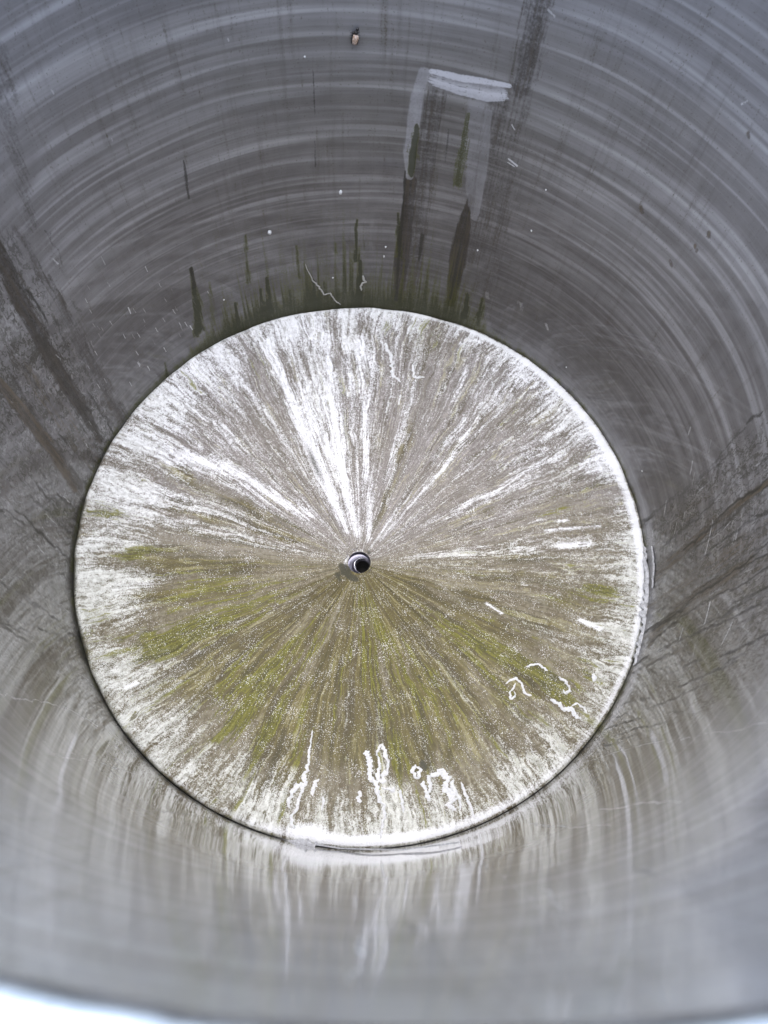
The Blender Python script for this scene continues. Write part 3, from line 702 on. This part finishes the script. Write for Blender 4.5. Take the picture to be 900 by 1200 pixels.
# lifted strip of sealant on the right edge
ribbon('sealant_strip', [(756, 640), (760, 680), (758, 715), (752, 750), (744, 780)], [3, 6, 8, 7, 3], M_SEAL, wall, on_wall, .0014, .16, 52)
ribbon('sealant_strip', [(765, 640), (767, 665), (765, 690)], [2.5, 3, 3], M_SEAL, wall, on_wall, .0010, .3, 53)

ribbon('sealant_strip', [(262, 952), (300, 972), (345, 987), (400, 996), (470, 998), (540, 989)], [1.5, 4, 7, 6, 4, 1.5], M_SEAL, wall, on_wall, .0012, .16, 54)
# ---- specks stuck to the wall
def dab(name, px, py, w, h, mat, parent, seed):
    x, y, z, s = on_wall(px, py); a = math.atan2(x, y)
    nr = np.array([-math.sin(a), -math.cos(a), 0]); tx = np.array([math.cos(a), -math.sin(a), 0]); up_ = np.array([0, 0, 1.])
    rs_ = np.random.RandomState(seed); n = 14; rings = [(1.0, 0), (.75, .5), (.35, .9)]
    vs = []
    jit_ = 1 + .35 * (rs_.rand(n) - .5)
    for i in range(n):
        t = i / n * 2 * PI
        for rad, hh in rings:
            vs.append(np.array([x, y, z]) + (tx * math.cos(t) * w * .5 + up_ * math.sin(t) * h * .5) * s * rad * jit_[i] + nr * hh * s * min(w, h) * .3)
    vs.append(np.array([x, y, z]) + nr * s * min(w, h) * .3)
    c = len(vs) - 1
    tr = [(i * 3 + 2, ((i + 1) % n) * 3 + 2, c) for i in range(n)]
    return mesh_np(name, np.array(vs), grid_quads(n, 3), mat, parent, True, tr)
for i, (px, py, w, h) in enumerate([(399, 225, 3.4, 6.5), (316, 272, 4.2, 6.5), (452, 289, 2, 3), (390, 325, 2, 2.5), (560, 293, 2, 3), (262, 351, 2, 2.2), (450, 300, 1.6, 4), (640, 222, 1.8, 2.4), (357, 66, 1.8, 2.5), (623, 270, 2, 3), (753, 552, 2.2, 2.2), (664, 430, 1.8, 2.2)]):
    dab('white_speck', px, py, w, h, M_CRUST, wall, i + 70)

# ------------------------------------------------------------------ the insect on the wall
M_BUG_T = make_plain('tan_insect_shell', (.30, .19, .12), (.62, .50, .42), 260, .4, .2)
M_BUG_B = make_plain('black_insect_shell', (.010, .009, .009), (.03, .026, .022), 500, .35, .2)
bx, by, bz, bs = on_wall(416, 41)
ba = math.atan2(bx, by)
bug = empty('insect', (bx, by, bz), 'tiny tan and black insect clinging to the grey steel wall high above the floor', 'insect')
bug.matrix_world = Matrix.Translation((bx, by, bz)) @ Matrix.Rotation(-ba, 4, 'Z') @ Matrix.Rotation(math.radians(0), 4, 'Y')
# local axes: x to the right along the wall, -y away from the wall, z up
def blobm(name, parts, mat, parent):
    vs, fs = [], []
    for (cx, cy, cz, rx, ry, rz, rot) in parts:
        n1, n2 = 16, 10; off = len(vs)
        for i in range(n1):
            for j in range(n2):
                t = i / n1 * 2 * PI; p = -PI / 2 + PI * j / (n2 - 1)
                x = rx * math.cos(p) * math.cos(t); y = ry * math.cos(p) * math.sin(t); z = rz * math.sin(p) * (1 + .12 * math.cos(p))
                c_, s_ = math.cos(rot), math.sin(rot)
                vs.append((cx + c_ * x + s_ * z, cy + y, cz - s_ * x + c_ * z))
        fs += [[off + k for k in q] for q in grid_quads(n1, n2)]
    return mesh_np(name, np.array(vs), np.array(fs), mat, parent)
u_ = bs                                             # one picture pixel here
ab = blobm('abdomen', [(0, -2.2 * u_, -2.4 * u_, 3.7 * u_, 2.2 * u_, 5.4 * u_, .06)], M_BUG_T, bug)
blobm('wing', [(-2.9 * u_, -3.0 * u_, -1.6 * u_, .9 * u_, .6 * u_, 4.6 * u_, .16)], M_BUG_B, bug)
blobm('wing', [(2.4 * u_, -3.3 * u_, -4.6 * u_, .6 * u_, .5 * u_, 2.9 * u_, .35)], M_BUG_B, bug)
blobm('thorax', [(.8 * u_, -2.4 * u_, 4.0 * u_, 2.0 * u_, 1.6 * u_, 1.9 * u_, 0), (-1.8 * u_, -2.0 * u_, 3.6 * u_, 1.2 * u_, 1.2 * u_, 1.6 * u_, 0)], M_BUG_B, bug)
blobm('head', [(2.2 * u_, -2.4 * u_, 7.6 * u_, 1.5 * u_, 1.4 * u_, 1.6 * u_, 0)], M_BUG_B, bug)
blobm('neck', [(1.6 * u_, -2.2 * u_, 5.9 * u_, .7 * u_, .7 * u_, 1.2 * u_, .3)], M_BUG_B, bug)
for k in range(3):
    for sgn in (-1, 1):
        blobm('leg', [(sgn * 3.3 * u_, -.9 * u_, (3.2 - 2.6 * k) * u_, .22 * u_, .3 * u_, 1.9 * u_, sgn * (1.15 + .25 * k))], M_BUG_B, bug)

# ------------------------------------------------------------------ the ground outside
g_ = 12.0
gr = mesh_np('ground', np.array([(-g_, -g_, -.115), (g_, -g_, -.115), (g_, g_, -.115), (-g_, g_, -.115)]), np.array([[0, 1, 2, 3]]), M_GROUND)
gr['kind'] = 'structure'

# ------------------------------------------------------------------ light: bright overcast sky
W = bpy.data.worlds.new('World'); SC.world = W; W.use_nodes = True
wt = W.node_tree; bg = wt.nodes['Background']
sky = wt.nodes.new('ShaderNodeTexSky'); sky.sky_type = 'NISHITA'; sky.sun_disc = False
EL, AZ = math.radians(84), math.radians(-20)        # azimuth clockwise from +Y
sky.sun_elevation = EL; sky.sun_rotation = AZ
sky.air_density = 1.0; sky.dust_density = 1.5; sky.ozone_density = 1.0
wt.links.new(sky.outputs[0], bg.inputs[0]); bg.inputs[1].default_value = .10
sd = bpy.data.lights.new('sun', 'SUN'); sd.energy = 1.4; sd.angle = math.radians(95); sd.color = (1, .99, .98)
so = bpy.data.objects.new('sun', sd); COL.objects.link(so)
dvec = Vector((math.sin(AZ) * math.cos(EL), math.cos(AZ) * math.cos(EL), math.sin(EL)))
so.rotation_euler = dvec.to_track_quat('Z', 'Y').to_euler(); so.location = dvec * 5

# ------------------------------------------------------------------ camera
cd = bpy.data.cameras.new('camera'); co = bpy.data.objects.new('camera', cd); COL.objects.link(co)
co.matrix_world = Matrix.Translation(Vector(CAM)) @ Matrix.Rotation(PITCH, 4, 'X') @ Matrix.Rotation(ROLL, 4, 'Z')
cd.sensor_fit = 'VERTICAL'; cd.sensor_height = 36; cd.sensor_width = 27
cd.lens = FPX / 1200 * 36
cd.clip_start = .005; cd.clip_end = 200
cd.dof.use_dof = True; cd.dof.focus_distance = .76; cd.dof.aperture_fstop = 9.5
SC.camera = co

SC.render.engine = 'CYCLES'
SC.cycles.max_bounces = 12; SC.cycles.glossy_bounces = 8; SC.cycles.diffuse_bounces = 6
SC.view_settings.view_transform = 'Standard'; SC.view_settings.look = 'None'
SC.view_settings.exposure = 2.5; SC.view_settings.gamma = 1.0
